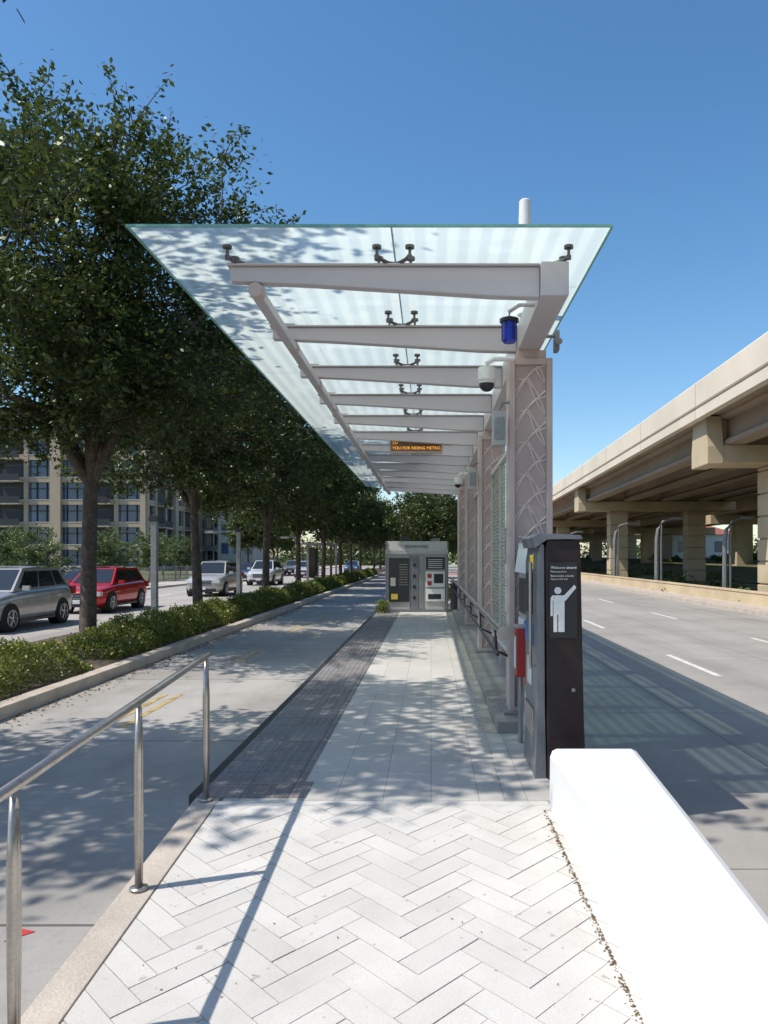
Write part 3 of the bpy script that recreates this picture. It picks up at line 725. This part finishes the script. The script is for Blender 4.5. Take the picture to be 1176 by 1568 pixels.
# ---------------------------------------------------------------- buildings
def building(name,x0,x1,y0,y1,zt_,fl=3.15,bay=4.4):
    e=empty(name)
    b=MB(); b.box(x0+.5,x1-.5,y0+.5,y1-.5,-.5,zt_-.8,'bglass'); b.done('glazing',parent=e)
    b=MB()
    nf=int((zt_)/fl); H0=-.5
    def wall(axis,c,a0,a1,sgn):
        L_=a1-a0; nb=max(1,round(L_/bay)); w=L_/nb
        def bx(u0,u1,d0,d1,z0,z1,k):
            lo,hi=sorted((c+sgn*d0,c+sgn*d1))
            if axis=='y': b.box(u0,u1,lo,hi,z0,z1,k)
            else: b.box(lo,hi,u0,u1,z0,z1,k)
        for i in range(nb+1):
            u=a0+i*w; wd=.6 if i%3 else 1.5; k='brick'
            bx(max(a0,u-wd/2),min(a1,u+wd/2),0 if i%3 else -.25,.52,H0,zt_-.3,k)
        for f in range(nf+1):
            z=H0+f*fl
            bx(a0+.01,a1-.01,.06,.5,z-.15 if f else z,z+.5,'brick')
            bx(a0,a1,.02,.06,z+.5,z+.6,'trim')
            for i in range(nb):
                u=a0+i*w
                for t in (.33,.66): bx(u+w*t-.05,u+w*t+.05,.3,.46,z+.6,z+fl-.15,'balc')
                bx(u+.3,u+w-.3,.32,.45,z+2.1,z+2.2,'balc')
                if i%3==1 and f:
                    bx(u+.35,u+w-.35,-1.1,.0,z-.12,z+.04,'trim'); bx(u+.35,u+w-.35,-1.12,-1.06,z+.04,z+.95,'balc'); bx(u+.5,u+w-.5,.2,.3,z+.7,z+2.9,'balc')
        bx(a0-.1,a1+.1,-.32,.5,zt_-.3,zt_+.25,'trim'); 
    wall('y',y0,x0,x1,1); wall('x',x1,y0,y1,-1)
    for xx in np.arange(x0+4,x1-4,9): b.box(xx,xx+4,y0+3,y0+7,zt_,zt_+1.9,'brick2')
    b.box(x0+.4,x1-.4,y0+.4,y1-.4,zt_-.9,zt_-.1,'brick2')
    b.done('facade',parent=e)
building('apartment_building',-78,-40,108,150,18.6)
building('apartment_building',-52,-43,152,190,17.0)
e=empty('office_tower'); b=MB()
b.box(-78,-66,160,185,0,58,'bglass')
for i in range(18): b.box(-78.1,-65.9,159.9,185.1,i*3.2,i*3.2+.5,'trim')
b.done('shell',parent=e)
b=MB(); b.box(37,47,118,128,-.5,4.9,'signwhite')
b.add([(36.5,117.5,4.9),(47.5,117.5,4.9),(47.5,128.5,4.9),(36.5,128.5,4.9),(39.5,123,6.6),(44,123,6.6)],[(0,1,5,4),(1,2,5),(2,3,4,5),(3,0,4)],'roofred')
for x in (38,40.5,43.5): b.box(x,x+1.4,117.93,118.05,2.2,3.9,'bglass')
b.done('white_house')
b=MB(); b.box(-36,-30,130,140,-.5,12,'trim'); 
for f in range(3):
    for i in range(3): b.box(-35.4+i*2,-34.2+i*2,129.93,130.03,2+f*3.2,3.8+f*3.2,'bglass')
b.box(-36.2,-29.8,129.8,140.2,12,12.4,'brick2'); b.done('stucco_building')

# ---------------------------------------------------------------- cars
def car(name,x,y,col,L_=4.6,Wd=1.84,H=1.68,z=-.476,rot=0,chrome=False):
    pk='paint_'+name+str(len(bpy.data.materials))
    m,nt,bs=base(pk); bs.inputs['Roughness'].default_value=.22; bs.inputs['Metallic'].default_value=.3
    bs.inputs['Coat Weight'].default_value=.6
    nt.links.new(mixc(nt,rmp(nt,noise(nt,3,1),.3,.7),sc(col,.9),sc(col,1.05)),bs.inputs['Base Color'])
    mt[pk]=m
    e=empty(name,(x,y,z)); e.rotation_euler=(0,0,rot)
    hw=Wd/2; k=H/1.68; f=L_/4.6
    st=[(0.0,.70,.72,.38),(.06,.80,.80,.24),(.30,.94,.90,.20),(.75,.98,.97,.2),(1.25,1,1.04,.2),(2.2,1,1.06,.2),(3.3,1,1.09,.2),(4.1,.98,1.12,.22),(4.48,.93,1.08,.26),(4.6,.84,.95,.36)]
    b=MB(); vs=[];fs=[]
    for (yy,w_,zt_,zb_) in st:
        w_*=hw; zt_*=k; yy*=f
        half=[(w_*.86,zb_),(w_*.985,zb_+.12),(w_*1.0,zb_+.34),(w_*.995,zt_-.22),(w_*.95,zt_-.06),(w_*.84,zt_),(w_*.4,zt_+.02)]
        ring=half+[(-a,c) for a,c in half[::-1]]
        vs+=[(a,yy,c) for a,c in ring]
    n_=14
    for i in range(len(st)-1):
        for j in range(n_): fs.append((i*n_+j,i*n_+(j+1)%n_,(i+1)*n_+(j+1)%n_,(i+1)*n_+j))
    fs.append(tuple(range(n_))); fs.append(tuple(range(len(st)*n_-1,(len(st)-1)*n_-1,-1)))
    b.add(vs,fs,pk); o=b.done('body',parent=e,smooth=True); ss=o.modifiers.new('s','SUBSURF'); ss.levels=1; ss.render_levels=1
    zb_=1.02*k; zr=H-.03
    A=[(-hw*.86,1.15*f,zb_),(hw*.86,1.15*f,zb_),(hw*.88,4.38*f,zb_+.04),(-hw*.88,4.38*f,zb_+.04)]
    Bt=[(-hw*.66,1.98*f,zr-.03),(hw*.66,1.98*f,zr-.03),(hw*.66,4.0*f,zr-.04),(-hw*.66,4.0*f,zr-.04)]
    b=MB(); b.add(A+Bt,[(0,1,5,4),(1,2,6,5),(2,3,7,6),(3,0,4,7)],pk)
    b.add([Bt[0],Bt[1],(hw*.66,2.9*f,zr+.0),Bt[2],Bt[3],(-hw*.66,2.9*f,zr+.0),(0,2.05*f,zr+.01),(0,2.9*f,zr+.035),(0,3.95*f,zr)],[(0,6,7,5),(6,1,2,7),(5,7,8,4),(7,2,3,8)],pk)
    for sx in (-1,1): b.tube([(sx*hw*.58,2.1*f,zr+.05),(sx*hw*.58,3.9*f,zr+.05)],.015,'darkmetal',6)
    b.done('greenhouse',parent=e)
    b=MB()
    def pane(p0,p1,p2,p3,u0,u1,v0,v1,off=.012):
        p0,p1,p2,p3=map(Vector,(p0,p1,p2,p3))
        F=lambda u,v:(p0*(1-u)+p1*u)*(1-v)+(p3*(1-u)+p2*u)*v
        nr=(p1-p0).cross(p3-p0).normalized()
        c=(p0+p1+p2+p3)/4-Vector((0,2.7*f,1.2)); 
        if nr.dot(c)<0: nr=-nr
        b.add([F(u0,v0)+nr*off,F(u1,v0)+nr*off,F(u1,v1)+nr*off,F(u0,v1)+nr*off],[(0,1,2,3)],'cglass')
    pane(A[0],A[1],Bt[1],Bt[0],.05,.95,.08,.93)
    pane(A[3],A[2],Bt[2],Bt[3],.08,.92,.15,.88)
    for (a,c,d,g_) in ((A[1],A[2],Bt[2],Bt[1]),(A[0],A[3],Bt[3],Bt[0])):
        for u0,u1 in ((.08,.40),(.43,.72),(.75,.93)): pane(a,c,d,g_,u0,u1,.12,.86)
    b.done('windows',parent=e)
    b=MB()
    wr=.35
    for sx in (-1,1):
        for wy in (.88*f,3.68*f):
            xo=sx*(hw+.01); xi=sx*(hw-.24)
            b.tube([(sx*(hw-.3),wy,wr+.02),(sx*(hw+.004),wy,wr+.02)],wr+.05,'tyre',24)
            b.tube([(xi,wy,wr),(xo-sx*.02,wy,wr),(xo,wy,wr)],[wr,wr,wr-.03],'tyre',24)
            b.tube([(xo-sx*.01,wy,wr),(xo+sx*.008,wy,wr)],wr*.68,'darkmetal',20)
            b.tube([(xo,wy,wr),(xo+sx*.02,wy,wr)],.06,'alloy',10)
            for t in range(5):
                a=t*2*math.pi/5+.3
                b.tube([(xo+sx*.014,wy,wr),(xo+sx*.014,wy+math.cos(a)*wr*.64,wr+math.sin(a)*wr*.64)],[.03,.04],'alloy',5)
            pts=[(xo+sx*.012,wy+math.cos(a)*wr*.66,wr+math.sin(a)*wr*.66) for a in np.linspace(0,6.283,21)]
            b.tube(pts,.02,'alloy',5,cap=False)
    b.done('wheels',parent=e)
    b=MB()
    gz=.66*k
    b.box(-hw*.42,hw*.42,-.02,.12,gz-.14,gz+.10,'darkmetal')
    for i in range(3): b.box(-hw*.42,hw*.42,-.03,-.02,gz-.10+i*.08,gz-.08+i*.08,'alloy' if chrome else 'galv')
    if chrome: b.box(-hw*.46,hw*.46,-.035,.05,gz+.1,gz+.13,'alloy'); b.box(-hw*.46,hw*.46,-.035,.05,gz-.17,gz-.14,'alloy')
    b.box(-hw*.7,hw*.7,.0,.12,.26,.40,'darkmetal'); b.box(-.17,.17,-.045,-.03,.36,.50,'signwhite')
    for sx in (-1,1):
        xa,xb=sorted((sx*hw*.50,sx*hw*.88)); b.prism_z([(xa,.04 if sx<0 else -.01),(xb,-.01 if sx<0 else .04),(xb,.3),(xa,.3)],gz-.02,gz+.13,'lamp')
        xa,xb=sorted((sx*hw*.72,sx*hw*.96)); b.box(xa,xb,4.38*f,4.60*f,.82*k,1.06*k,'tail')
        xa,xb=sorted((sx*hw*.98,sx*(hw*.98+.2))); b.box(xa,xb,1.42*f,1.52*f,1.04*k,1.17*k,pk)
        xs_=sx*(hw+.004); xa,xb=sorted((xs_,xs_-sx*.05)); b.box(xa,xb,1.3*f,3.2*f,.22,.30,'darkmetal')
    b.box(-hw*.8,hw*.8,4.5*f,4.62*f,.3,.5,'darkmetal')
    b.done('trim',parent=e,bevel=.008)
car('silver_suv',-12.1,19.6,(.42,.42,.42),4.7,1.86,1.74)
car('red_car',-12.35,26.8,(.55,.012,.02),4.5,1.82,1.64)
car('silver_pickup_suv',-11.35,38.2,(.50,.47,.43),4.8,1.9,1.8,chrome=True)
car('white_suv',-11.9,53,(.68,.68,.66),4.7,1.86,1.78,chrome=True)
car('dark_sedan',-15.4,32,(.06,.065,.075),4.6,1.8,1.45)
car('blue_car',-15.5,62,(.04,.07,.14),4.5,1.8,1.5)
car('white_car',-12.0,72,(.6,.6,.6),4.5,1.8,1.6)
car('grey_car',-15.4,84,(.2,.2,.21),4.5,1.8,1.6)
car('blue_sedan',-9.9,95,(.05,.12,.3),4.5,1.8,1.5)

# ---------------------------------------------------------------- light, world, camera
S=Vector((-.60,-.185,.91)).normalized()
el=math.asin(S.z); az=math.atan2(S.x,S.y)
w=bpy.data.worlds.new('World'); scene.world=w; w.use_nodes=True
nt=w.node_tree; bg=nt.nodes['Background']
sk=nt.nodes.new('ShaderNodeTexSky'); sk.sky_type='NISHITA'; sk.sun_disc=False; sk.sun_elevation=el; sk.sun_rotation=az%(2*math.pi)
sk.air_density=1.0; sk.dust_density=.6; sk.ozone_density=1.8
hs_=nt.nodes.new('ShaderNodeHueSaturation'); hs_.inputs['Saturation'].default_value=1.24; hs_.inputs['Value'].default_value=1.16; hs_.inputs['Hue'].default_value=.496
nt.links.new(sk.outputs[0],hs_.inputs['Color']); nt.links.new(hs_.outputs[0],bg.inputs[0]); bg.inputs[1].default_value=.15
l=bpy.data.lights.new('sun','SUN'); l.energy=5.0; l.angle=R(.5); l.color=(1,.94,.845)
lo=bpy.data.objects.new('sun',l); COL.objects.link(lo); lo.rotation_euler=S.to_track_quat('Z','Y').to_euler(); lo.location=(-20,-10,30)
cam=bpy.data.cameras.new('camera'); co=bpy.data.objects.new('camera',cam); COL.objects.link(co); scene.camera=co
co.location=(0,0,1.54); co.rotation_euler=(R(90),0,0)
cam.sensor_fit='VERTICAL'; cam.sensor_height=36; cam.sensor_width=27; cam.lens=27.05; cam.shift_x=-72/1568; cam.shift_y=68/1568
cam.clip_end=3000; cam.clip_start=.05
scene.view_settings.view_transform='Standard'; scene.view_settings.look='None'; scene.view_settings.exposure=0
